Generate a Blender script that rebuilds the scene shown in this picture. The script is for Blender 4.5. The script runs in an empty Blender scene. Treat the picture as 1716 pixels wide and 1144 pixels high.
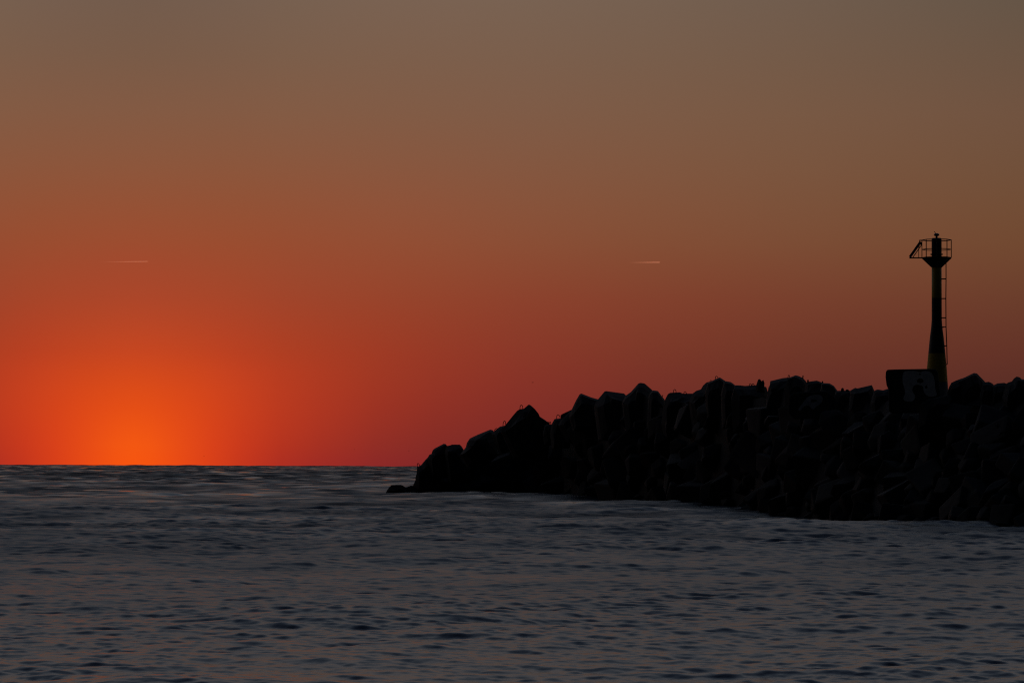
import bpy, bmesh, math, random
import numpy as np
from mathutils import Matrix, Vector, Euler

scene = bpy.context.scene
COL = scene.collection
R = math.radians

# ------------------------------------------------------------------ camera
F = 5000.0                      # focal length in photo pixels (photo 1716 x 1144)
CX, CY = 858.0, 572.0
CAM_H = 3.5
PITCH = math.degrees(math.atan(206.0 / F))
ROLL = 0.23
cam_data = bpy.data.cameras.new("camera")
cam = bpy.data.objects.new("camera", cam_data)
COL.objects.link(cam)
cam_data.sensor_width = 36.0
cam_data.lens = F / 1716.0 * 36.0
cam_data.clip_start = 0.5
cam_data.clip_end = 90000.0
CAM_ROT = (Matrix.Rotation(R(90 + PITCH), 3, 'X') @ Matrix.Rotation(R(ROLL), 3, 'Z'))
cam.location = (0, 0, CAM_H)
cam.rotation_euler = CAM_ROT.to_euler()
scene.camera = cam

# ------------------------------------------------------------------ view
scene.render.engine = 'CYCLES'
scene.view_settings.view_transform = 'Standard'
scene.view_settings.look = 'None'
scene.view_settings.exposure = 0.0
scene.view_settings.gamma = 1.0
scene.view_settings.use_curve_mapping = False
scene.cycles.max_bounces = 6
scene.cycles.use_denoising = False
scene.cycles.filter_width = 1.2

SUN_AZ = math.atan((226 - CX) / F)          # sun just under the horizon, left of centre
SUN_EL = R(-0.5)

# ------------------------------------------------------------------ world: dusk sky
def lin(c):
    c = np.asarray(c, dtype=float) / 255.0
    return np.where(c <= 0.04045, c / 12.92, ((c + 0.055) / 1.055) ** 2.4)

AZ = [0, 90, 150, 240, 460, 640, 1040, 1490]
ROWS = [
 (781, [(246,85,16),(228,71,22),(208,59,26),(174,47,33),(131,40,39),(116,39,38),(92,38,37),(76,38,36)]),
 (754, [(244,88,18),(227,73,23),(210,61,27),(180,51,31),(135,44,38),(120,42,38),(95,41,37),(80,41,37)]),
 (700, [(231,79,21),(221,72,24),(208,65,27),(186,57,31),(145,48,36),(128,46,39),(100,44,38),(84,43,37)]),
 (650, [(217,75,25),(211,71,27),(203,67,30),(185,60,32),(151,53,36),(134,50,39),(106,48,39),(89,46,38)]),
 (600, [(199,70,32),(194,68,32),(188,65,33),(176,62,34),(153,57,37),(137,55,40),(112,54,40),(97,50,39)]),
 (500, [(170,70,42),(168,70,42),(166,70,42),(160,69,43),(149,68,44),(140,66,45),(122,64,45),(106,62,44)]),
 (400, [(154,78,49),(153,78,49),(152,78,49),(150,78,50),(145,79,53),(138,79,54),(125,78,54),(113,74,50)]),
 (200, [(131,90,67),(131,90,67),(131,90,67),(131,91,68),(129,91,69),(127,91,70),(121,89,68),(112,83,64)]),
 (0,   [(114,92,77),(115,93,78),(116,94,79),(118,96,80),(121,98,82),(120,98,82),(113,93,78),(100,85,71)]),
]
UPPER = [(13, (124,116,113)), (20, (116,118,125)), (40, (82,94,115)), (60, (48,60,86)), (90, (32,40,56))]
elev = [math.degrees((781 - y) / F) for y, _ in ROWS] + [u[0] for u in UPPER]
tab = np.zeros((len(elev), len(AZ), 3))
for i, (_, cs) in enumerate(ROWS):
    tab[i] = lin(cs)
for i, (_, c) in enumerate(UPPER):
    tab[len(ROWS) + i, :] = lin(c)

def pchip(x, y, xi):
    """monotone cubic interpolation along axis 0"""
    x = np.asarray(x, float); y = np.asarray(y, float); xi = np.asarray(xi, float)
    h = np.diff(x); d = np.diff(y, axis=0) / h.reshape((-1,) + (1,) * (y.ndim - 1))
    m = np.zeros_like(y)
    m[1:-1] = np.where(d[:-1] * d[1:] > 0, 2 * d[:-1] * d[1:] / (d[:-1] + d[1:] + 1e-12), 0)
    m[0] = d[0]; m[-1] = d[-1]
    k = np.clip(np.searchsorted(x, xi) - 1, 0, len(x) - 2)
    sh = (-1,) + (1,) * (y.ndim - 1)
    t = ((xi - x[k]) / h[k]).reshape(sh); hh = h[k].reshape(sh)
    return ((2*t**3 - 3*t**2 + 1) * y[k] + (t**3 - 2*t**2 + t) * hh * m[k]
            + (-2*t**3 + 3*t**2) * y[k+1] + (t**3 - t**2) * hh * m[k+1])

# mirror around the sun so that the glow has no crease
az_full = [-90] + AZ
tab_full = np.concatenate([tab[:, 1:2], tab], axis=1)
AZ_FINE = [0, 30, 60, 90, 130, 180, 240, 310, 400, 500, 640, 850, 1100, 1490]
tf = pchip(az_full, tab_full.transpose(1, 0, 2), AZ_FINE)
e_fine = np.array([0, .3, .6, .95, 1.3, 1.7, 2.1, 2.6, 3.1, 3.7, 4.3, 5, 5.8, 6.7, 7.8, 9, 11, 14, 18, 24, 32, 42, 55, 70, 90.0])

world = bpy.data.worlds.new("World")
scene.world = world
world.use_nodes = True
nt = world.node_tree
nt.nodes.clear()
N = nt.nodes.new
L = nt.links.new
def math_node(op, a, b=None, c=None):
    n = N('ShaderNodeMath'); n.operation = op
    for i, v in enumerate((a, b, c)):
        if v is None: continue
        if isinstance(v, (int, float)): n.inputs[i].default_value = v
        else: L(v, n.inputs[i])
    return n.outputs[0]
def smooth(v, a, b, c, d, itype='SMOOTHSTEP'):
    n = N('ShaderNodeMapRange'); n.interpolation_type = itype
    L(v, n.inputs['Value'])
    n.inputs['From Min'].default_value = a; n.inputs['From Max'].default_value = b
    n.inputs['To Min'].default_value = c; n.inputs['To Max'].default_value = d
    return n.outputs['Result']
tc = N('ShaderNodeTexCoord')
sep = N('ShaderNodeSeparateXYZ'); L(tc.outputs['Generated'], sep.inputs[0])
eldeg = math_node('MULTIPLY', math_node('ARCSINE', sep.outputs['Z']), 180 / math.pi)
efac = math_node('DIVIDE', math_node('MAXIMUM', eldeg, 0.0), 90.0)
azr = math_node('ARCTAN2', sep.outputs['X'], sep.outputs['Y'])
apx = math_node('MULTIPLY', math_node('ABSOLUTE', math_node('SUBTRACT', azr, SUN_AZ)), F)
prev = None
for j, a in enumerate(AZ_FINE):
    ramp = N('ShaderNodeValToRGB')
    cr = ramp.color_ramp
    cols = np.clip(pchip(elev, tf[j], e_fine), 0, 1)
    while len(cr.elements) < len(e_fine): cr.elements.new(0.5)
    for k in range(len(e_fine)):
        cr.elements[k].position = e_fine[k] / 90.0
    for k in range(len(e_fine)):
        cr.elements[k].color = (*cols[k], 1)
    L(efac, ramp.inputs[0])
    if prev is None:
        prev = ramp.outputs[0]; continue
    m = N('ShaderNodeMix'); m.data_type = 'RGBA'
    L(smooth(apx, AZ_FINE[j-1], a, 0, 1, 'LINEAR'), m.inputs['Factor'])
    L(prev, m.inputs['A']); L(ramp.outputs[0], m.inputs['B'])
    prev = m.outputs['Result']
sky = N('ShaderNodeTexSky'); sky.sky_type = 'NISHITA'; sky.sun_disc = False
sky.sun_elevation = SUN_EL; sky.sun_rotation = SUN_AZ
sky.dust_density = 3.0; sky.ozone_density = 2.0
bg2 = N('ShaderNodeBackground'); L(sky.outputs[0], bg2.inputs['Color'])
L(smooth(eldeg, 14, 50, 0.0, 0.05), bg2.inputs['Strength'])
# the eastern half of the sky is already night
sd = N('ShaderNodeVectorMath'); sd.operation = 'DOT_PRODUCT'
L(tc.outputs['Generated'], sd.inputs[0])
sd.inputs[1].default_value = (math.sin(SUN_AZ), math.cos(SUN_AZ), 0)
night = smooth(sd.outputs['Value'], -0.25, 0.85, 0.025, 1.0)
bg = N('ShaderNodeBackground'); L(prev, bg.inputs['Color']); L(night, bg.inputs['Strength'])
add = N('ShaderNodeAddShader'); L(bg.outputs[0], add.inputs[0]); L(bg2.outputs[0], add.inputs[1])
out = N('ShaderNodeOutputWorld'); L(add.outputs[0], out.inputs['Surface'])

# ------------------------------------------------------------------ sun (just set; still lights the high air)
sun_data = bpy.data.lights.new("sun", 'SUN')
sun_data.energy = 3.5
sun_data.angle = R(0.5)
sun_data.color = (1.0, 0.31, 0.13)
sun = bpy.data.objects.new("sun", sun_data)
COL.objects.link(sun)
sdir = Vector((math.sin(SUN_AZ) * math.cos(SUN_EL), math.cos(SUN_AZ) * math.cos(SUN_EL), math.sin(SUN_EL)))
sun.rotation_euler = sdir.to_track_quat('Z', 'Y').to_euler()

# ------------------------------------------------------------------ helpers
def ray(px, py):
    return CAM_ROT @ Vector(((px - CX) / F, -(py - CY) / F, -1.0))
def at(px, py, Y):
    d = ray(px, py)
    return Vector((0, 0, CAM_H)) + d * (Y / d.y)
def water_depth(px, py):
    d = ray(px, py)
    return d.y * (CAM_H / -d.z)

def tag(o, label=None, cat=None, group=None, kind=None):
    if label: o["label"] = label
    if cat: o["category"] = cat
    if group: o["group"] = group
    if kind: o["kind"] = kind
    return o
def empty(name, loc):
    o = bpy.data.objects.new(name, None); COL.objects.link(o); o.location = loc
    o.empty_display_size = 0.5
    return o
def obj(name, bm, mat, parent=None, loc=None, smooth_shade=False):
    me = bpy.data.meshes.new(name)
    bmesh.ops.recalc_face_normals(bm, faces=bm.faces[:])
    bm.to_mesh(me); bm.free()
    for m in (mat if isinstance(mat, (list, tuple)) else [mat]): me.materials.append(m)
    if smooth_shade:
        me.polygons.foreach_set('use_smooth', [True] * len(me.polygons))
    o = bpy.data.objects.new(name, me); COL.objects.link(o)
    if parent: o.parent = parent
    if loc is not None: o.location = loc
    return o
def add_box(bm, c, s, rot=None):
    m = Matrix.Translation(c) @ ((rot or Matrix.Identity(3)).to_4x4()) @ Matrix.Diagonal((*s, 1))
    return bmesh.ops.create_cube(bm, size=1.0, matrix=m)['verts']
def add_bar(bm, a, b, r, n=8):
    a = Vector(a); b = Vector(b); d = b - a
    q = d.to_track_quat('Z', 'Y').to_matrix().to_4x4()
    bmesh.ops.create_cone(bm, cap_ends=True, segments=n, radius1=r, radius2=r, depth=d.length,
                          matrix=Matrix.Translation((a + b) / 2) @ q)
def add_path(bm, pts, r, n=6):
    pts = [Vector(p) for p in pts]; rings = []
    for i, p in enumerate(pts):
        t = (pts[min(i+1, len(pts)-1)] - pts[max(i-1, 0)]).normalized()
        u = t.cross(Vector((0, 1, 0.01))).normalized(); v = t.cross(u)
        rr = r[i] if isinstance(r, (list, tuple)) else r
        rings.append([bm.verts.new(p + (u * math.cos(2*math.pi*k/n) + v * math.sin(2*math.pi*k/n)) * rr) for k in range(n)])
    for a, b in zip(rings, rings[1:]):
        for k in range(n): bm.faces.new((a[k], a[(k+1) % n], b[(k+1) % n], b[k]))
    bm.faces.new(rings[0]); bm.faces.new(rings[-1][::-1])
def lathe(bm, prof, n=32, mats=None):
    rings = [[bm.verts.new((r*math.cos(2*math.pi*k/n), r*math.sin(2*math.pi*k/n), z)) for k in range(n)] for r, z in prof]
    for i, (a, b) in enumerate(zip(rings, rings[1:])):
        for k in range(n):
            f = bm.faces.new((a[k], a[(k+1) % n], b[(k+1) % n], b[k]))
            if mats: f.material_index = mats[i]
    bm.faces.new(rings[0]); bm.faces.new(rings[-1])

# ------------------------------------------------------------------ materials
def new_mat(name):
    m = bpy.data.materials.new(name); m.use_nodes = True
    return m, m.node_tree, m.node_tree.nodes['Principled BSDF']
def stone_mat(name, c0, c1, scale, rough=0.8, bump=0.05, spec=0.25):
    m, t, p = new_mat(name)
    co = t.nodes.new('ShaderNodeTexCoord')
    ns = t.nodes.new('ShaderNodeTexNoise'); ns.inputs['Scale'].default_value = scale
    ns.inputs['Detail'].default_value = 8; ns.inputs['Roughness'].default_value = 0.65
    t.links.new(co.outputs['Object'], ns.inputs['Vector'])
    cr = t.nodes.new('ShaderNodeValToRGB')
    cr.color_ramp.elements[0].position = 0.35; cr.color_ramp.elements[0].color = (*c0, 1)
    cr.color_ramp.elements[1].position = 0.68; cr.color_ramp.elements[1].color = (*c1, 1)
    t.links.new(ns.outputs[0], cr.inputs[0]); t.links.new(cr.outputs[0], p.inputs['Base Color'])
    n2 = t.nodes.new('ShaderNodeTexNoise'); n2.inputs['Scale'].default_value = scale * 6
    n2.inputs['Detail'].default_value = 6
    t.links.new(co.outputs['Object'], n2.inputs['Vector'])
    b = t.nodes.new('ShaderNodeBump'); b.inputs['Strength'].default_value = 0.7; b.inputs['Distance'].default_value = bump
    t.links.new(n2.outputs[0], b.inputs['Height']); t.links.new(b.outputs[0], p.inputs['Normal'])
    p.inputs['Roughness'].default_value = rough
    p.inputs['Specular IOR Level'].default_value = spec
    return m
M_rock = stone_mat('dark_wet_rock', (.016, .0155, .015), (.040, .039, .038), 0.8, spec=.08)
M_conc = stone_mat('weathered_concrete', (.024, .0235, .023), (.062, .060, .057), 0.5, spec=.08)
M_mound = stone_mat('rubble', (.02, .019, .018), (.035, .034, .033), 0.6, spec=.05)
M_yellow = stone_mat('yellow_paint', (.42, .27, .015), (.52, .34, .02), 1.5, 0.55, .004)
M_black = stone_mat('black_paint', (.012, .012, .012), (.02, .02, .02), 1.5, 0.5, .004)
M_greyp = stone_mat('bare_column_foot', (.16, .16, .155), (.26, .26, .25), 2.0, 0.8, .01)
M_steel = stone_mat('rusty_steel', (.06, .03, .018), (.12, .055, .03), 6, 0.6, .002)
M_white = stone_mat('white_spray_paint', (.62, .59, .52), (.85, .81, .72), 3, 0.7, .004)
M_faint = stone_mat('faded_spray_paint', (.32, .32, .32), (.6, .6, .6), 3, 0.7, .004)
M_panel, _, p = new_mat('solar_panel_glass')
p.inputs['Base Color'].default_value = (.10, .11, .14, 1); p.inputs['Roughness'].default_value = .15
M_lens, _, p = new_mat('lantern_lens')
p.inputs['Base Color'].default_value = (.05, .05, .045, 1); p.inputs['Roughness'].default_value = .2
M_bird, _, p = new_mat('dark_feathers'); p.inputs['Base Color'].default_value = (.05, .05, .05, 1)

m, t, p = new_mat('sea_water')
M_sea = m
p.inputs['Base Color'].default_value = (.006, .010, .016, 1)
p.inputs['IOR'].default_value = 1.333
p.inputs['Specular IOR Level'].default_value = 0.5
at_n = t.nodes.new('ShaderNodeAttribute'); at_n.attribute_name = 'ripple'
t.links.new(at_n.outputs['Fac'], p.inputs['Roughness'])
g = t.nodes.new('ShaderNodeNewGeometry')
mp = t.nodes.new('ShaderNodeMapping'); mp.inputs['Scale'].default_value = (1, 1, 1)
t.links.new(g.outputs['Position'], mp.inputs['Vector'])
nz = t.nodes.new('ShaderNodeTexNoise'); nz.inputs['Scale'].default_value = 9.0
nz.inputs['Detail'].default_value = 3; nz.inputs['Roughness'].default_value = .6
t.links.new(mp.outputs[0], nz.inputs['Vector'])
b = t.nodes.new('ShaderNodeBump'); b.inputs['Strength'].default_value = 1.0; b.inputs['Distance'].default_value = .005
t.links.new(nz.outputs[0], b.inputs['Height']); t.links.new(b.outputs[0], p.inputs['Normal'])

m, t, p = new_mat('contrail_ice')
M_trail = m
for n in list(t.nodes): 
    if n != t.nodes.get('Material Output'): t.nodes.remove(n)
tr = t.nodes.new('ShaderNodeBsdfTranslucent'); tr.inputs[0].default_value = (.9, .9, .9, 1)
tp = t.nodes.new('ShaderNodeBsdfTransparent')
mx = t.nodes.new('ShaderNodeMixShader')
aa = t.nodes.new('ShaderNodeAttribute'); aa.attribute_name = 'ice_amount'
t.links.new(aa.outputs['Fac'], mx.inputs[0]); t.links.new(tp.outputs[0], mx.inputs[1]); t.links.new(tr.outputs[0], mx.inputs[2])
t.links.new(mx.outputs[0], t.nodes['Material Output'].inputs['Surface'])

# ------------------------------------------------------------------ sea (real displaced waves, earth curvature)
def build_sea():
    rng = np.random.default_rng(11)
    dense = np.radians(np.arange(-12.3, 12.301, 0.028))
    left = np.radians(np.linspace(-180, -14.5, 34)); right = np.radians(np.linspace(14.5, 180, 34))
    th = np.concatenate([left, dense, right]).astype(np.float64)
    r = [.5 - APEX]
    while r[-1] < 36: r.append(r[-1] + 1.2)
    while r[-1] < 13000: r.append(r[-1] * (1 + (.0009 if r[-1] < 300 else .0015)))
    r = np.array(r)
    X = np.outer(r + APEX, np.sin(th)); Y = np.outer(r + APEX, np.cos(th)) - APEX
    dr = np.gradient(r)
    Z = np.zeros(X.shape, np.float32)
    # slow patches where the wind ruffles the water more or less
    def patch(scale, seed, n=14, fx=.6):
        q = np.random.default_rng(seed); s = np.zeros(X.shape, np.float32)
        for i in range(n):
            a = q.uniform(0, 2*math.pi); k = 2*math.pi / (scale * q.uniform(.5, 2))
            s += np.sin((X * (k*math.cos(a)*fx) + Y * (k*math.sin(a))) + q.uniform(0, 6.28)).astype(np.float32)
        return s / math.sqrt(n / 2)
    gust = np.clip(1 + .10 * patch(14, 3) + .15 * patch(60, 4), .55, 1.6)
    x32 = X; y32 = Y
    bands = [  # (lambda min, lambda max, count, rms slope of the band, heading, spread)
        (30, 90, 14, .016, -95, 25),
        (9, 26, 30, .018, -100, 50),
        (3, 9, 44, .036, -82, 38),
        (1.1, 3, 54, .044, -86, 27),
        (.42, 1.1, 66, .108, -90, 26),
        (.14, .42, 70, .115, -90, 32),
    ]
    unresolved = np.zeros(r.shape)
    for lo, hi, n, slope, head, spr in bands:
        for i in range(n):
            lam = lo * (hi / lo) ** ((i + rng.uniform(0, 1)) / n)
            k = 2*math.pi / lam
            d = R(head + rng.normal(0, spr))
            amp = slope * math.sqrt(2.0 / n) / k
            w = np.clip((lam / dr - 2.6) / 1.8, 0, 1)
            unresolved += (1 - w) * slope**2 / n
            if lo > 25: w = w * (1 + 1.6 * np.clip((r - 350) / 1500, 0, 1) + 3.0 * np.clip((r - 2500) / 3000, 0, 1))   # open-sea swell offshore
            elif lo > 8: w = w * (1 + 1.6 * np.clip((r - 150) / 600, 0, 1))
            elif lo > 2.9: w = w * (1 + 1.2 * np.clip((r - 60) / 90, 0, 1) + 1.4 * np.clip((r - 250) / 500, 0, 1))
            elif lo > 1: w = w * (1 + 1.3 * np.clip((r - 55) / 110, 0, 1) + 1.2 * np.clip((r - 200) / 300, 0, 1))    # chop grows away from the shore
            elif lo > .4: w = w * (1 + .6 * np.clip((r - 55) / 100, 0, 1))
            rows = np.nonzero(w > 0)[0]
            if len(rows) == 0: continue
            a, bnd = rows[0], rows[-1] + 1
            ph = x32[a:bnd] * (k*math.cos(d)) + y32[a:bnd] * (k*math.sin(d)) + rng.uniform(0, 2*math.pi)
            ph = np.mod(ph, 2*math.pi).astype(np.float32)
            s = np.sin(ph)
            if lo < 5: s = s * gust[a:bnd]
            Z[a:bnd] += s * (amp * w[a:bnd, None]).astype(np.float32)
    Z -= (r**2 / (2 * 6371000.0)).astype(np.float32)[:, None]
    nr, nth = X.shape
    co = np.stack([X, Y, Z], -1).reshape(-1, 3).astype(np.float32)
    i = np.arange(nr - 1)[:, None] * nth; j = np.arange(nth - 1)[None, :]
    a = (i + j)
    quads = np.stack([a, a + nth, a + nth + 1, a + 1], -1).reshape(-1, 4).astype(np.int32)
    # make normals face up
    me = bpy.data.meshes.new('sea')
    me.vertices.add(len(co)); me.vertices.foreach_set('co', co.ravel())
    me.loops.add(quads.size); me.loops.foreach_set('vertex_index', quads[:, ::-1].ravel())
    me.polygons.add(len(quads))
    me.polygons.foreach_set('loop_start', np.arange(0, quads.size, 4, dtype=np.int32))
    me.polygons.foreach_set('use_smooth', np.ones(len(quads), dtype=bool))
    me.update()
    sea_state = 1 + 0.9 * np.clip((r - 300) / 500, 0, 1)      # rougher open water outside the wall
    rough = np.sqrt(np.clip(np.sqrt(2 * (unresolved * sea_state + .00015)) , 0, 1)) * SEA_ROUGH
    att = me.attributes.new('ripple', 'FLOAT', 'POINT')
    far = np.clip((r - 60) / 300, 0, 1)[:, None]
    pt = patch(40, 21, 24) * .4 + patch(9, 22, 40, 1.3) * .7 + patch(24, 24, 40, 1.3) * .7 + patch(220, 23, 24) * .4
    rv = np.clip(rough[:, None] * (1 + far * .30 * pt), .05, .85)
    att.data.foreach_set('value', rv.ravel().astype(np.float32))
    me.materials.append(M_sea)
    o = bpy.data.objects.new('sea', me); COL.objects.link(o)
    tag(o, kind='structure')
    print('sea', len(quads), 'normal z', me.polygons[len(quads)//2].normal.z, 'rough', rough.min(), rough.max())
APEX = 30.0     # the fan of the sea mesh starts this far behind the viewpoint
SEA_ROUGH = 0.9
build_sea()

# ------------------------------------------------------------------ breakwater geometry
SKY = [(640,823),(651,815),(656,812.5),(673,812),(680,816),(690,811.5),(696,805.5),(697,795),(698.7,782.7),(706,778.4),(718,764.4),
 (725,757),(728.6,750.8),(743.5,743),(749,746),(757.5,744.3),(770.5,744.3),(776.7,751.7),(782.7,746.2),(787.3,734.2),(800.4,728),
 (821.8,719.3),(829,721.5),(837.7,714.5),(845,713),(859,696.4),(871,685),(877.8,684.2),(886,677),(897.3,688),(915,704.4),
 (924.4,710.7),(929,701.4),(940,699.7),(953,690),(964.8,671.5),(974,658.9),(1002,668.7),(1013,655.3),(1046,659),(1049,662),
 (1070,642),(1080,642),(1103,655),(1114,669.7),(1122,657.5),(1160,659),(1178,645.4),(1206,632),(1231,645),(1270,646),
 (1287,649.4),(1312,633),(1333,628.5),(1351,639),(1390,642),(1402,653),(1424,654),(1461,645),(1465,654),(1488,650),(1590,652),
 (1601,638),(1632,624.6),(1646,634.6),(1666,644.7),(1690,640.2),(1704,630.6),(1716,635.7),(1760,640),(1900,640)]
TOE = [(640,824.5),(700,825.5),(860,826),(910,826.5),(952,831),(1019,836),(1116,842),(1190,848.4),(1257,853),(1264,857),(1314,862),
 (1385,867),(1428,872),(1494,878),(1585,881),(1613,886),(1716,890),(1900,900)]
def interp(tab, x):
    return float(np.interp(x, [p[0] for p in tab], [p[1] for p in tab]))
CREST_Y = [(640,362),(700,368),(850,345),(1000,312),(1116,284),(1264,238),(1400,210),(1570,190),(1716,178),(1900,164)]
def crest_depth(px): return interp(CREST_Y, px)
def surf(px, v):
    """point on the seaward face: v=0 at the waterline, v=1 under the crest; px only picks the station along the wall"""
    ty = interp(TOE, px)
    a = at(px, ty, water_depth(px, ty))
    sy = max(interp(SKY, px + dx) for dx in (-10, 0, 10)) + 9
    b = at(px, min(sy, ty - 2), crest_depth(px))
    if b.y < a.y + 4: b = at(px, min(sy, ty - 2), a.y + 4)
    return a.lerp(b, v)

rnd = random.Random(5)
def fnoise(p, s):
    from mathutils import noise
    return noise.fractal(p * s, 1.0, 2.0, 4)

def build_mound():
    bm = bmesh.new(); grid = []
    pxs = [712 + i * 5 for i in range(239)]
    for px in pxs:
        row = []
        a = surf(px, 0); c = surf(px, 1)
        prof = [(-.25, None), (0, None), (.2, None), (.4, None), (.6, None), (.8, None), (1, None)]
        for v, _ in prof:
            q = a.lerp(c, v)
            q.z -= .35
            if 0 < v <= 1:
                n = fnoise(q, .35)
                q.z += n * .5 - .15; q.y += fnoise(q + Vector((9, 4, 2)), .3) * .7
            row.append(q)
        hgt = c.z
        top = row[-1].z
        for k in (1, 2, 3):       # crown and the hidden seaward side
            q = c + Vector((k * .9, k * 3.0, 0)); q.z = top - (0, .2, hgt * .55, hgt + 3)[k]
            row.append(q)
        grid.append([bm.verts.new(q) for q in row])
    for A, B in zip(grid, grid[1:]):
        for k in range(len(A) - 1): bm.faces.new((A[k], A[k+1], B[k+1], B[k]))
    bm.faces.new(grid[0]); bm.faces.new(grid[-1])
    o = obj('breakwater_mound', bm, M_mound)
    tag(o, kind='structure')
build_mound()

# ---- rocks and concrete blocks that make the skyline, each one a solid of its own
def solid(name, pts, Y, label, cat, mat, depth=1.2, bevel=.08, shrink=(.62, .93), group=None, seed=0, flat=False):
    """pts: outline in photo pixels (clockwise, incl. bottom); built at distance Y with real thickness"""
    rr = random.Random(seed * 7 + len(pts))
    P = [at(x, y, Y) for x, y in pts]
    xs = [p.x for p in P]; zs = [p.z for p in P]
    W = max(xs) - min(xs); T = max(W, .7 * (max(zs) - min(zs))) * depth
    c = Vector((sum(xs) / len(xs), Y, (min(zs) + max(zs)) / 2))
    root_loc = Vector((c.x, Y, min(zs)))
    if flat: layers = [(-.5, .985), (-.44, 1.0), (.42, 1.0), (.5, .96)]
    else: layers = [(-.5, shrink[0]), (-.27, shrink[1]), (0, 1.0), (.28, shrink[1]), (.5, shrink[0])]
    bm = bmesh.new(); rings = []
    for ly, sc in layers:
        ox, oz = (0, 0) if sc >= .96 or flat else (rr.uniform(-.08, .08) * W, -rr.uniform(0, .10) * W)
        ring = []
        for p in P:
            q = c + (p - c) * sc
            if sc < .9: q += Vector((rr.uniform(-.05, .05), rr.uniform(-.06, .06), rr.uniform(-.05, .05))) * W
            ring.append(bm.verts.new(Vector((q.x + ox, Y + ly * T + (q.y - Y), q.z + oz)) - root_loc))
        rings.append(ring)
    n = len(P)
    for A, B in zip(rings, rings[1:]):
        for k in range(n): bm.faces.new((A[k], A[(k+1) % n], B[(k+1) % n], B[k]))
    caps = [bm.faces.new(rings[0]), bm.faces.new(rings[-1][::-1])]
    if not flat: bmesh.ops.triangulate(bm, faces=caps)
    o = obj(name, bm, mat, None, root_loc)
    o.rotation_euler.z = -math.atan2(c.x, Y)
    bv = o.modifiers.new('bevel', 'BEVEL'); bv.width = bevel; bv.segments = 2; bv.limit_method = 'ANGLE'; bv.angle_limit = R(25)
    tag(o, label, cat, group)
    return o

def loop_part(parent, px, ytop, ybase, wpx, Y, name='lifting_loop', lean=0.0, th=.028, label=None):
    base = at(px, ybase + 3, Y); top = at(px + lean, ytop, Y)
    s = Y / F; w = wpx * s / 2; h = top.z - base.z
    pts = []
    for k in range(13):
        a = math.pi * k / 12
        f = math.sin(a)
        pts.append(Vector((-math.cos(a) * w * (1 if 0 < k < 12 else 1) + lean * s * f, 0.25 * w * math.cos(a),
                           -h * .1 + h * 1.1 * (f ** .55))))
    bm = bmesh.new(); add_path(bm, pts, th * Y / 250, 6)
    o = obj(name, bm, M_steel, parent, base - parent.location, True)
    if label: o['label'] = label
    return o

def B(px): return crest_depth(px)
G_SKY = None
blocks = {}
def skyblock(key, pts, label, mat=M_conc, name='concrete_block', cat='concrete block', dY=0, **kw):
    mx = sum(p[0] for p in pts) / len(pts)
    ys = [p[1] for p in pts]; cut = min(ys) + .55 * (max(ys) - min(ys))
    if max(ys) - min(ys) > 15 and key not in ('low', 'stub'):     # footing reaches down behind the rubble
        pts = [(x, y + (18 if y > cut and mx > 1000 else 0)) for x, y in pts]
    Y = B(mx) + dY
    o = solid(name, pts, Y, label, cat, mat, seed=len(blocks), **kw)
    blocks[key] = (o, Y)
    return o

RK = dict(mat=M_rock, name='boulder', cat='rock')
skyblock('low', [(646,827),(648,822),(652,816),(656,812.5),(665,811.7),(673,812),(680,816),(690,813),(700,818),(704,828)],
         'low flat rock lying in the water off the tip of the breakwater', dY=-6, depth=.5, **RK)
skyblock('tip', [(694,826),(692,813),(696,805),(696.5,799),(698.7,790.5),(698.7,782.7),(706,778.4),(712,771),(718.3,764.4),(730,775),(742,800),(740,828)],
         'steep block at the very tip with a small lifting loop at the horizon line', dY=-2)
skyblock('tip2', [(716,768),(719.3,761.6),(724.3,759.4),(724.8,754.2),(728.6,750.8),(743.5,743),(746.7,743.5),(752,750),(757,768),(750,800),(722,800)],
         'slanted block with pointed top, left half of the twin-topped outcrop near the tip', dY=0)
skyblock('tip3', [(746,755),(749,746.5),(753.8,745.8),(757.5,744.3),(770.5,744.3),(773.9,747.6),(778,755),(786,775),(780,805),(752,805)],
         'flat-topped block beside the pointed one near the tip of the breakwater', dY=2)
skyblock('wedge', [(772,760),(782.7,746.2),(784.5,738.3),(787.3,734.2),(800.4,728),(821.8,719.3),(826.5,720.6),(834,735),(838,760),(815,780),(785,782)],
         'long wedge-shaped block sloping up to the right, below the tall peak', dY=0)
skyblock('step', [(824,727),(829,721.5),(834,717.4),(837.7,714.5),(845,713),(852,710),(866,722),(870,752),(838,760)],
         'small stepped block with a lifting loop at the foot of the tall peak', dY=1)
skyblock('peak', [(840,722),(847,711.3),(859,696.4),(866.6,687.6),(871,685),(877.8,684.2),(886,677),(890,679),(897.3,688),(900,694.5),(915,704.4),(919,713),(922,740),(900,765),(860,765)],
         'tall pointed block forming the first high peak, lifting loop left of its top', dY=0, depth=.6)
skyblock('notch', [(910,725),(913,712.5),(917,710.8),(926,710.6),(934,716),(934,745),(912,745)],
         'low block in the notch right of the first peak with two small loops', dY=1)
skyblock('second', [(922,722),(924.7,709.8),(929.3,701.5),(941.4,700.2),(949,704),(956,720),(955,750),(925,752)],
         'block with a wide lifting loop on its flat top, right of the notch', dY=0)
skyblock('ramp', [(935,712),(941.4,700.4),(953.6,689.3),(958,687.2),(970,700),(978,730),(950,742)],
         'low slanting block leaning against the sharp fin-shaped block', dY=2)
skyblock('fin', [(953,698),(957.3,687.4),(964.8,671.5),(971.3,660.3),(974,658.9),(990.9,665.6),(1003,668.9),(1010,690),(1006,720),(960,722)],
         'sharp fin-shaped block with a steep left side and sloping top', dY=0)
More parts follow.
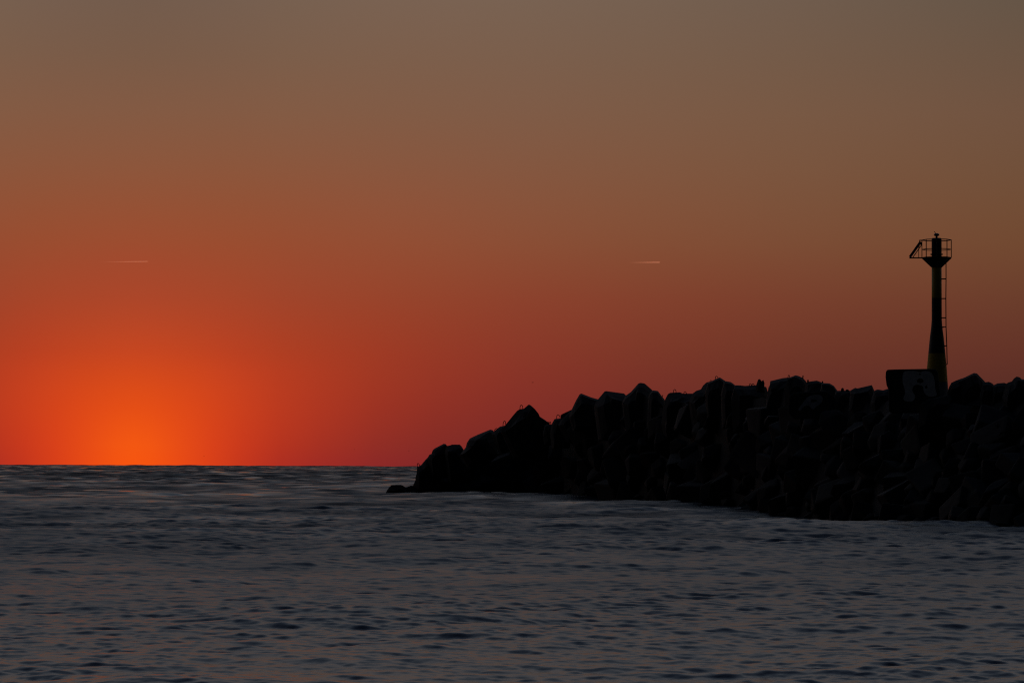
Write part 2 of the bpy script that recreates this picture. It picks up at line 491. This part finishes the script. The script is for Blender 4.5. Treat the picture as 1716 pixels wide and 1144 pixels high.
skyblock('slab', [(996,678),(1002,668.7),(1013.2,655.3),(1016,654.8),(1045.9,658.9),(1050,663),(1058,690),(1052,718),(1004,718)],
         'broad block with a nearly level top between the fin and the rounded summit', dY=0)
skyblock('summit', [(1044,670),(1049,662.2),(1057,656.6),(1070,642),(1073,640.8),(1080.4,642),(1093.4,653.3),(1096,672),(1090,715),(1050,715)],
         'big block with a broad peak in the middle of the breakwater skyline', dY=0)
skyblock('summit2', [(1088,660),(1093.4,653.6),(1102.7,654.8),(1107.4,661.3),(1114,669.7),(1120,690),(1112,715),(1084,712)],
         'block falling away to the right of the middle peak with a bent bar', dY=2)
skyblock('level', [(1108,690),(1114,669.7),(1118.6,660.3),(1122.3,657.5),(1140,656.6),(1143.8,658.9),(1162,658.9),(1170,680),(1166,712),(1112,712)],
         'long level block with two small lifting loops left of the double hump', dY=0)
skyblock('humpl', [(1154,672),(1160.6,658.9),(1167,654.2),(1174.5,652),(1178.3,645.4),(1183.9,640.2),(1191.3,638.9),(1200,655),(1202,690),(1160,702)],
         'rounded left shoulder of the hump right of centre', dY=1)
skyblock('hump', [(1182,656),(1186,641),(1191.3,638.7),(1200,634.6),(1206.3,632),(1215.6,638.3),(1218,660),(1216,700),(1184,700)],
         'pointed top block of the hump right of centre, loop beside its tip', dY=-1)
skyblock('humpr', [(1208,660),(1213,637.8),(1224.9,639.8),(1231.7,645),(1240,662),(1240,700),(1210,700)],
         'sloping right shoulder of the hump right of centre', dY=0)
skyblock('saddle', [(1226,665),(1231.4,645),(1240,645.2),(1248.5,646.2),(1266.2,645),(1284,648),(1290,668),(1288,705),(1230,705)],
         'long low block in the saddle with two tiny rings on top', dY=0)
skyblock('stub', [(1266,656),(1267.5,644),(1270.5,635.4),(1273.7,634.7),(1276,638.5),(1279.3,636.2),(1280.6,640),(1280.2,648),(1282,658)],
         'small upright two-pronged rock standing alone in the saddle', dY=-1, depth=.8, bevel=.03, **RK)
skyblock('table', [(1282,670),(1287.6,649.4),(1290,645),(1290.8,638.2),(1311.9,633.2),(1324,632),(1330,645),(1334,690),(1286,700)],
         'big block with an upright left side and gently rising top', dY=0)
skyblock('tablepeak', [(1316,650),(1322,632.6),(1333.3,628.5),(1338,629.6),(1345.5,633.2),(1351,639),(1358,655),(1358,690),(1318,695)],
         'low pointed block with a ring left of its tip and an iron stub right', dY=1)
skyblock('nub', [(1348,656),(1350,641),(1356.6,638.8),(1368.8,637.3),(1379,641),(1386,655),(1384,685),(1350,685)],
         'flat block with short stubs of iron, right of the low pointed block', dY=0)
skyblock('slope', [(1374,660),(1377,641.3),(1390.2,642),(1397.7,646.6),(1402.3,653.1),(1412,665),(1410,690),(1376,690)],
         'block sloping down to the right into the low stretch of skyline', dY=0)
skyblock('low2', [(1396,672),(1400,654.5),(1409.8,654),(1424,654),(1433,660),(1436,685),(1398,688)],
         'low block in the skyline dip with two small round stones on it', dY=0)
skyblock('pebble', [(1409.5,655.5),(1409.5,651.5),(1411,649.6),(1413,649.6),(1414.3,651.5),(1414.3,655.5)],
         'small round stone sitting upright in the skyline dip', dY=-.3, depth=1, bevel=.02, **RK)
skyblock('pebble2', [(1417,656),(1417,653),(1419,651.9),(1422,652.5),(1423,656)],
         'tiny flat stone right of the upright one in the skyline dip', dY=-.3, depth=1, bevel=.02, **RK)
skyblock('tilt', [(1422,668),(1425,654),(1433,649.4),(1437,650.4),(1461,644.8),(1464.8,654),(1468,680),(1424,685)],
         'tilted block with a straight rising top left of the painted block', dY=0)
skyblock('gap', [(1460,672),(1464.8,654.2),(1470.4,651.8),(1479.7,653.3),(1489,650.5),(1498,660),(1496,690),(1462,690)],
         'low block in the gap just left of the painted block', dY=1)
skyblock('foot', [(1540,700),(1544,676),(1556,668),(1568,666),(1580,663),(1590,660),(1597,668),(1600,700)],
         'low boulder lying against the foot of the beacon', dY=-6, **RK)
skyblock('r1', [(1588,690),(1588,656),(1590.4,648.3),(1594.4,641),(1600.9,637.8),(1612,633.6),(1622,650),(1624,690)],
         'round-shouldered boulder immediately right of the beacon foot', dY=-2, **RK)
skyblock('r2', [(1604,660),(1606,636),(1617,632),(1628,626.5),(1632.2,624.6),(1637,625.4),(1645.9,634.6),(1650.7,639.9),(1656,660),(1652,695),(1608,695)],
         'tallest boulder right of the beacon with a domed top', dY=0, **RK)
skyblock('r3', [(1642,662),(1647,640.5),(1657,639.4),(1662.8,642),(1666.5,646),(1672,664),(1668,692),(1644,692)],
         'small boulder in the lee of the tallest boulder right of the beacon', dY=0, **RK)
skyblock('r4', [(1660,672),(1665.7,644.7),(1671.6,641.8),(1682.9,641),(1688,643),(1694,660),(1690,695),(1662,695)],
         'low flat boulder between the domed one and the rightmost one', dY=1, **RK)
skyblock('r5', [(1680,665),(1686,643),(1690,640.2),(1695.8,638.6),(1699,633.8),(1703.8,630.6),(1708.6,631.8),(1712,635),(1722,640),(1728,660),(1724,700),(1682,700)],
         'boulder with a small knob on top at the right end of the skyline', dY=0, **RK)
skyblock('r6', [(1708,665),(1711,634.8),(1722,636),(1745,632),(1765,645),(1768,690),(1712,695)],
         'boulder cut by the right edge of the view', dY=2, **RK)

def hook(key, px, ytop, ybase, w, **kw):
    o, Y = blocks[key]
    return loop_part(o, px, ytop, ybase, w, Y, **kw)
hook('tip', 701.5, 776, 781, 4.2, lean=-1)
hook('step', 845, 705, 713, 4.6, lean=.6)
hook('step', 831, 717.5, 720, 5, lean=1)
hook('peak', 873.7, 678.3, 685, 5)
hook('notch', 918.3, 706.3, 711, 2.8)
hook('notch', 921.8, 706.5, 711, 2.8)
hook('second', 936, 694.6, 700.6, 6, lean=-1)
hook('level', 1130.7, 652.3, 657, 4.8)
hook('level', 1148, 656, 659.3, 4.6)
hook('hump', 1201.3, 630.2, 634.2, 5, lean=-.8)
hook('humpl', 1191, 637, 639.5, 3)
hook('saddle', 1257.5, 642.6, 646, 4)
hook('saddle', 1262, 642.6, 646, 4)
hook('tablepeak', 1322, 628.4, 632.6, 3.2)
def stub(key, px, ytop, ybase, r_px, lean=0):
    o, Y = blocks[key]
    bm = bmesh.new()
    a = at(px, ybase + 2, Y) - o.location; b = at(px + lean, ytop, Y) - o.location
    add_bar(bm, a, b, r_px * Y / F, 7)
    obj('iron_stub', bm, M_steel, o)
stub('summit2', 1109, 661.5, 665, .6, 2)
stub('tablepeak', 1345.3, 629, 633, 1.0, .4)
stub('nub', 1354, 636.3, 639, 1.5)
stub('nub', 1378.6, 638.4, 641, 1.2, -.5)

# ---- painted concrete block in front of the beacon
Yb = 186.0
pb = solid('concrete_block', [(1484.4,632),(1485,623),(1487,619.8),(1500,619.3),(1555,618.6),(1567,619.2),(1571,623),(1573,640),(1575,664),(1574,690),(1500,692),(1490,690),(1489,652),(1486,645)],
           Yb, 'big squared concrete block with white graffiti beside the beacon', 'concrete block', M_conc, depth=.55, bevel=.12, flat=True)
fy = Yb - (at(1575, 640, Yb).x - at(1484.4, 640, Yb).x) * .55 * .5
def paint(parent, name, loops, Y, mat):
    cu = bpy.data.curves.new(name, 'CURVE'); cu.dimensions = '2D'; cu.fill_mode = 'BOTH'
    for lp in loops:
        sp = cu.splines.new('POLY'); sp.points.add(len(lp) - 1); sp.use_cyclic_u = True
        for q, (x, y) in zip(sp.points, lp): q.co = (x / 10, y / 10, 0, 1)
    tmp = bpy.data.objects.new(name, cu); COL.objects.link(tmp)
    dg = bpy.context.evaluated_depsgraph_get()
    me = bpy.data.meshes.new_from_object(tmp.evaluated_get(dg))
    bpy.data.objects.remove(tmp); bpy.data.curves.remove(cu)
    for v in me.vertices:
        v.co = at(v.co.x * 10, v.co.y * 10, Y) - parent.location
    me.materials.clear(); me.materials.append(mat)
    o = bpy.data.objects.new(name, me); COL.objects.link(o); o.parent = parent
    return o
def ell(cx, cy, rx, ry, n=20, wob=.12, ph=0):
    return [(cx + rx * math.cos(t) * (1 + wob * math.sin(3*t + ph)), cy + ry * math.sin(t) * (1 + wob * math.cos(2*t + ph)))
            for t in [2*math.pi*k/n for k in range(n)]]
def z2(l): return [(1460 + x / 5.72, 500 + y / 5.72) for x, y in l]
def chaikin(l, n=2):
    for _ in range(n):
        r_ = []
        for i in range(len(l)):
            a, b_ = l[i], l[(i+1) % len(l)]
            r_ += [(a[0]*.75 + b_[0]*.25, a[1]*.75 + b_[1]*.25), (a[0]*.25 + b_[0]*.75, a[1]*.25 + b_[1]*.75)]
        l = r_
    return l
outer = [(322,697),(395,692),(450,694),(475,706),(500,706),(520,694),(550,694),(590,705),(615,740),(628,800),(632,880),(650,915),
         (635,940),(575,942),(530,915),(515,870),(520,850),(500,830),(440,825),(415,850),(412,890),(445,935),(430,975),(385,992),(335,978),(325,955),(345,915),(340,870),(318,800)]
gr = paint(pb, 'graffiti', [chaikin(z2(outer)), z2(ell(484, 726, 9, 8)), z2(ell(488, 788, 30, 25)), z2(ell(546, 848, 11, 19))], fy - .03, M_white)
gr['label'] = 'white sprayed letter-like graffiti'

# ---- slab with the smaller faint graffiti
Ys = 209.0
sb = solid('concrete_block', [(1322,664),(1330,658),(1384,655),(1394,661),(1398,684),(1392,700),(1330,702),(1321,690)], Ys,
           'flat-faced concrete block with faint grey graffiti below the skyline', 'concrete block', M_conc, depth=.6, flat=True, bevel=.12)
fs = Ys - (at(1398, 680, Ys).x - at(1321, 680, Ys).x) * .6 * .5
def z5(l): return [(1200 + x / 5.3625, 600 + y / 5.3625) for x, y in l]
o2 = [(748,462),(765,438),(795,400),(825,352),(890,325),(955,330),(975,358),(962,400),(925,428),(905,440),(890,462),(868,452),(850,425),(820,425),(790,442),(772,478)]
g2 = paint(sb, 'graffiti', [chaikin(z5(o2)), z5(ell(890, 382, 28, 14, ph=1))], fs - .03, M_faint)
g2['label'] = 'faint grey sprayed graffiti'

# ------------------------------------------------------------------ rubble slope: individual rocks
def rock_mesh(seed, kind):
    r_ = random.Random(seed); bm = bmesh.new()
    if kind == 'block':
        vs = add_box(bm, (0, 0, 0), (1, 1, 1))
        for v in vs: v.co += Vector((r_.uniform(-.08, .08), r_.uniform(-.08, .08), r_.uniform(-.08, .08)))
        bmesh.ops.bevel(bm, geom=bm.edges[:], offset=.09, segments=2, affect='EDGES', profile=.6)
    else:
        for _ in range(22):
            v = Vector((r_.gauss(0, 1), r_.gauss(0, 1), r_.gauss(0, 1))).normalized() * r_.uniform(.42, .62)
            bm.verts.new(v)
        res = bmesh.ops.convex_hull(bm, input=bm.verts[:])
        for v in [v for v in bm.verts if not v.link_faces]: bm.verts.remove(v)
        bmesh.ops.bevel(bm, geom=bm.edges[:], offset=.03, segments=1, affect='EDGES')
    me = bpy.data.meshes.new('rock'); bmesh.ops.recalc_face_normals(bm, faces=bm.faces[:])
    bm.to_mesh(me); bm.free()
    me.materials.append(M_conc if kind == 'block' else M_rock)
    return me
protos = [rock_mesh(i, 'rock') for i in range(7)] + [rock_mesh(20 + i, 'block') for i in range(3)]
def place_rock(p, size, label, group, name='rubble_rock', cat='rock', flatten=1.0, kinds=protos):
    o = bpy.data.objects.new(name, rnd.choice(kinds)); COL.objects.link(o)
    o.location = p
    o.rotation_euler = (rnd.uniform(-.6, .6), rnd.uniform(-.6, .6), rnd.uniform(0, 6.28))
    o.scale = (size * rnd.uniform(.85, 1.3), size * rnd.uniform(.9, 1.6), size * rnd.uniform(.75, 1.1) * flatten)
    tag(o, label, cat, group)
    return o
n_rock = 0
px = 706.0
while px < 1745:
    s_here = crest_depth(px) / F
    col_h = interp(TOE, px) - interp(SKY, px)
    nv = max(2, int(col_h / 26))
    for k in range(nv):
        v = (k + rnd.uniform(.15, .85)) / nv * .80 + .04
        x = px + rnd.uniform(-14, 14)
        if x < 728: continue
        size = rnd.uniform(34, 54) * s_here
        p = surf(x, v)
        # stay under the skyline
        top_px = interp(SKY, x)
        pz = at(x, top_px + 24, p.y).z - size * .55
        if p.z > pz: p.z = pz
        p.z -= size * .12
        place_rock(p, size, 'dark angular rock in the black rubble slope between skyline and waterline', 'rubble rocks on the breakwater slope')
        n_rock += 1
    px += 33
# waterline rocks
px = 718.0
while px < 1740:
    x = px + rnd.uniform(-5, 5)
    ty = interp(TOE, x); Yw = water_depth(x, ty)
    size = rnd.uniform(26, 40) * Yw / F
    p = at(x, ty, Yw + size * .45); p.z = size * rnd.uniform(-.1, .1)
    place_rock(p, size, 'wet dark rock half under water along the foot of the breakwater', 'rocks along the waterline', 'waterline_rock', flatten=.8, kinds=protos[:7])
    n_rock += 1
    px += rnd.uniform(15, 22)
for (x, y, w, lb) in [(922, 828.5, 16, 'small wave-washed rock just off the foot of the breakwater'),
                      (941, 831.5, 22, 'low rock awash, rightmost of the few lying off the breakwater foot')]:
    Yw = water_depth(x, y)
    o = place_rock(at(x, y, Yw), w * Yw / F * .8, lb, None, 'awash_rock', flatten=.3, kinds=protos[:7])
    o.rotation_euler = (0, 0, .4); o.location.z = 0.05
print('rocks', n_rock)

# ------------------------------------------------------------------ beacon
Yt = 190.0; S = Yt / F
base = at(1570, 664, Yt)
beacon = empty('light_beacon', base)
beacon.rotation_euler.z = -math.atan2(base.x, base.y)
tag(beacon, 'slim yellow and black banded harbour light beacon with railed platform and side ladder', 'beacon')
def zz(py): return (664 - py) * S
def xx(p): return (p - 1570) * S
bm = bmesh.new()
prof = [(20.5, -14), (19.3, zz(664)/S), (18.0, zz(640)/S), (16.4, zz(616)/S), (14.2, zz(592)/S), (11.6, zz(565)/S), (9.4, zz(548)/S), (8.5, zz(536)/S), (8.4, zz(499)/S), (8.3, zz(448)/S)]
lathe(bm, [(r_ * S, z_ * S) for r_, z_ in prof], 40, [2, 2, 0, 0, 1, 1, 1, 1, 0])
col = obj('column', bm, [M_yellow, M_black, M_greyp], beacon, smooth_shade=True)
bm = bmesh.new(); lathe(bm, [(8.3*S, zz(448.3)), (24.6*S, zz(432.6)), (25.0*S, zz(430.6))], 8)
obj('platform', bm, M_black, beacon)
bm = bmesh.new(); lathe(bm, [(8.3*S, zz(430.5)), (8.4*S, zz(427)), (10.6*S, zz(426.4)), (10.6*S, zz(425)), (8.4*S, zz(424.5)), (8.4*S, zz(400.2)), (7.6*S, zz(398.4))], 32)
obj('lantern_housing', bm, M_black, beacon, smooth_shade=False)
bm = bmesh.new(); lathe(bm, [(2.0*S, zz(398.6)), (1.7*S, zz(395.2)), (4.6*S, zz(394.2)), (4.6*S, zz(391.6)), (2.8*S, zz(390.4)), (.9*S, zz(390.1))], 16)
lan = obj('lantern', bm, M_lens, beacon)
bm = bmesh.new(); add_bar(bm, (-.8*S, 0, zz(391)), (-4.0*S, 0, zz(387)), .45*S, 6)
obj('bird_spike', bm, M_steel, lan)
# railing: octagonal, posts at the corners
def oct_pts(rad, z, off=0.0):
    return [Vector((rad * math.cos(R(off + 45*k)), rad * math.sin(R(off + 45*k)), z)) for k in range(8)]
rad = 24.4 * S; off = 0.0
for nm, py, th in (('top_rail', 401.6, .75), ('middle_rail', 417.4, .65)):
    bm = bmesh.new(); P = oct_pts(rad, zz(py), off)
    for k in range(8):
        if k == 0 and nm == 'middle_rail': pass
        add_bar(bm, P[k], P[(k+1) % 8], th * S, 8)
    obj(nm, bm, M_steel, beacon)
P = oct_pts(rad, 0, off)
for k in range(8):
    bm = bmesh.new(); add_bar(bm, (P[k].x, P[k].y, zz(431)), (P[k].x, P[k].y, zz(401.6)), .7*S, 8)
    obj('railing_post', bm, M_steel, beacon)
# outrigger with tilted solar panel
bm = bmesh.new()
for sy in (-1, 1):
    add_bar(bm, (xx(1525), sy * 5 * S, zz(431.4)), (xx(1548), sy * 5 * S, zz(431.4)), .7*S, 6)
    add_bar(bm, (xx(1540.2), sy * 5 * S, zz(431.4)), (xx(1540.2), sy * 5 * S, zz(413)), .55*S, 6)
    add_bar(bm, (xx(1541.4), sy * 5 * S, zz(413)), (xx(1541.4), sy * 5 * S, zz(402)), .5*S, 6)
    add_bar(bm, (xx(1541.4), sy * 5 * S, zz(402)), (xx(1549), sy * 5 * S, zz(402)), .6*S, 6)
    add_bar(bm, (xx(1530.5), sy * 5 * S, zz(430.5)), (xx(1545.5), sy * 5 * S, zz(409)), .5*S, 6)
add_bar(bm, (xx(1525), -5 * S, zz(431.4)), (xx(1525), 5 * S, zz(431.4)), .6*S, 6)
brk = obj('outrigger_frame', bm, M_steel, beacon)
a = Vector((xx(1525.6), 0, zz(430))); b_ = Vector((xx(1543.4), 0, zz(404.6)))
d = (b_ - a); ang = math.atan2(d.z, d.x)
bm = bmesh.new(); add_box(bm, (a + b_) / 2, (d.length, 12 * S, 4.0 * S), Matrix.Rotation(-ang, 3, 'Y'))
sp = obj('solar_panel', bm, M_panel, beacon)
bm = bmesh.new(); add_box(bm, (xx(1544.3), 0, zz(407.8)), (4*S, 5*S, 3.2*S)); obj('junction_box', bm, M_steel, beacon)
# ladder on the right side
bm = bmesh.new()
lad = [(1585.6, 436), (1585.6, 467), (1585.2, 500), (1585.4, 548), (1586.6, 579), (1587.2, 610)]
for sy in (-1, 1):
    add_path(bm, [(xx(x_), sy * 4.2 * S, zz(y_)) for x_, y_ in lad], .8 * S, 6)
ladder = obj('ladder', bm, M_steel, beacon)
def lx(py): return float(np.interp(py, [q[1] for q in lad], [q[0] for q in lad]))
py = 441.0
while py < 609:
    bm = bmesh.new(); add_bar(bm, (xx(lx(py)), -4.2*S, zz(py)), (xx(lx(py)), 4.2*S, zz(py)), .32*S, 6)
    obj('rung', bm, M_steel, ladder); py += 8.0
for py in (467, 500, 532.3, 547.4, 579, 610):
    rc = float(np.interp(664 - py, [q[1] for q in prof], [q[0] for q in prof]))
    for sy in (-1, 1):
        bm = bmesh.new(); add_bar(bm, ((rc - 1) * S, sy * 3.5 * S, zz(py + (1.6 if sy < 0 and py > 540 else 0))), (xx(lx(py)), sy * 4.2 * S, zz(py)), .75*S, 6)
        obj('bracket', bm, M_steel, ladder)

# ------------------------------------------------------------------ contrails, lit by the sun that is already down
def contrail(x0, y0, x1, y1, label, rpx, Y=30000.0, dens=1.0):
    bm = bmesh.new(); n = 24; s = Y / F
    pts = []; rad_ = []
    for k in range(n + 1):
        t_ = k / n
        pts.append(at(x0 + (x1 - x0) * t_, y0 + (y1 - y0) * t_, Y) - at(x0, y0, Y))
        rad_.append(rpx * s * (.35 + .65 * min(1, t_ * 1.6)) * (1 if k < n else .3))
    add_path(bm, pts, rad_, 8)
    o = obj('contrail', bm, M_trail, None, at(x0, y0, Y), True)
    me = o.data; att = me.attributes.new('ice_amount', 'FLOAT', 'POINT')
    L_ = pts[-1].x
    for i, v in enumerate(me.vertices):
        t_ = v.co.x / L_
        att.data[i].value = max(0.0, min(1, t_ * 1.15)) * dens
    tag(o, label, 'contrail', 'short aircraft contrails')
    return o
contrail(166, 438.9, 249, 438.0, 'longer thin glowing contrail above the sun glow on the left', .62, dens=.25)
contrail(1052, 439.8, 1106.5, 439.5, 'short bright contrail high above the middle of the breakwater', .66, dens=.36)

# ------------------------------------------------------------------ far birds
def bird(px, py, Y, span_px, label):
    s = Y / F * span_px / 2
    bm = bmesh.new()
    add_path(bm, [(-.5*s, 0, 0), (-.2*s, 0, .04*s), (.25*s, 0, .05*s), (.55*s, 0, .06*s)], [.03*s, .13*s, .13*s, .04*s], 6)
    root = obj('seabird', bm, M_bird, None, at(px, py, Y))
    for sg in (-1, 1):
        bm = bmesh.new()
        add_path(bm, [(.1*s, 0, .08*s), (0.35*sg*s, sg*.3*s, .25*s), (.7*sg*s, sg*.6*s, .18*s), (1.0*sg*s, sg*.8*s, .02*s)], [.09*s, .1*s, .07*s, .015*s], 5)
        obj('wing', bm, M_bird, root)
    tag(root, label, 'bird', 'seabirds far out over the sea')
bird(892.7, 640.8, 700, 4.5, 'tiny distant seabird above the first peak of the breakwater')
bird(685, 755, 800, 3.0, 'tiny distant seabird low over the sea just left of the breakwater tip')
bird(594, 753, 900, 2.6, 'tiny distant seabird over the horizon between sun glow and breakwater')
bird(342, 764, 1000, 2.2, 'tiny distant seabird just above the horizon right of the sun glow')
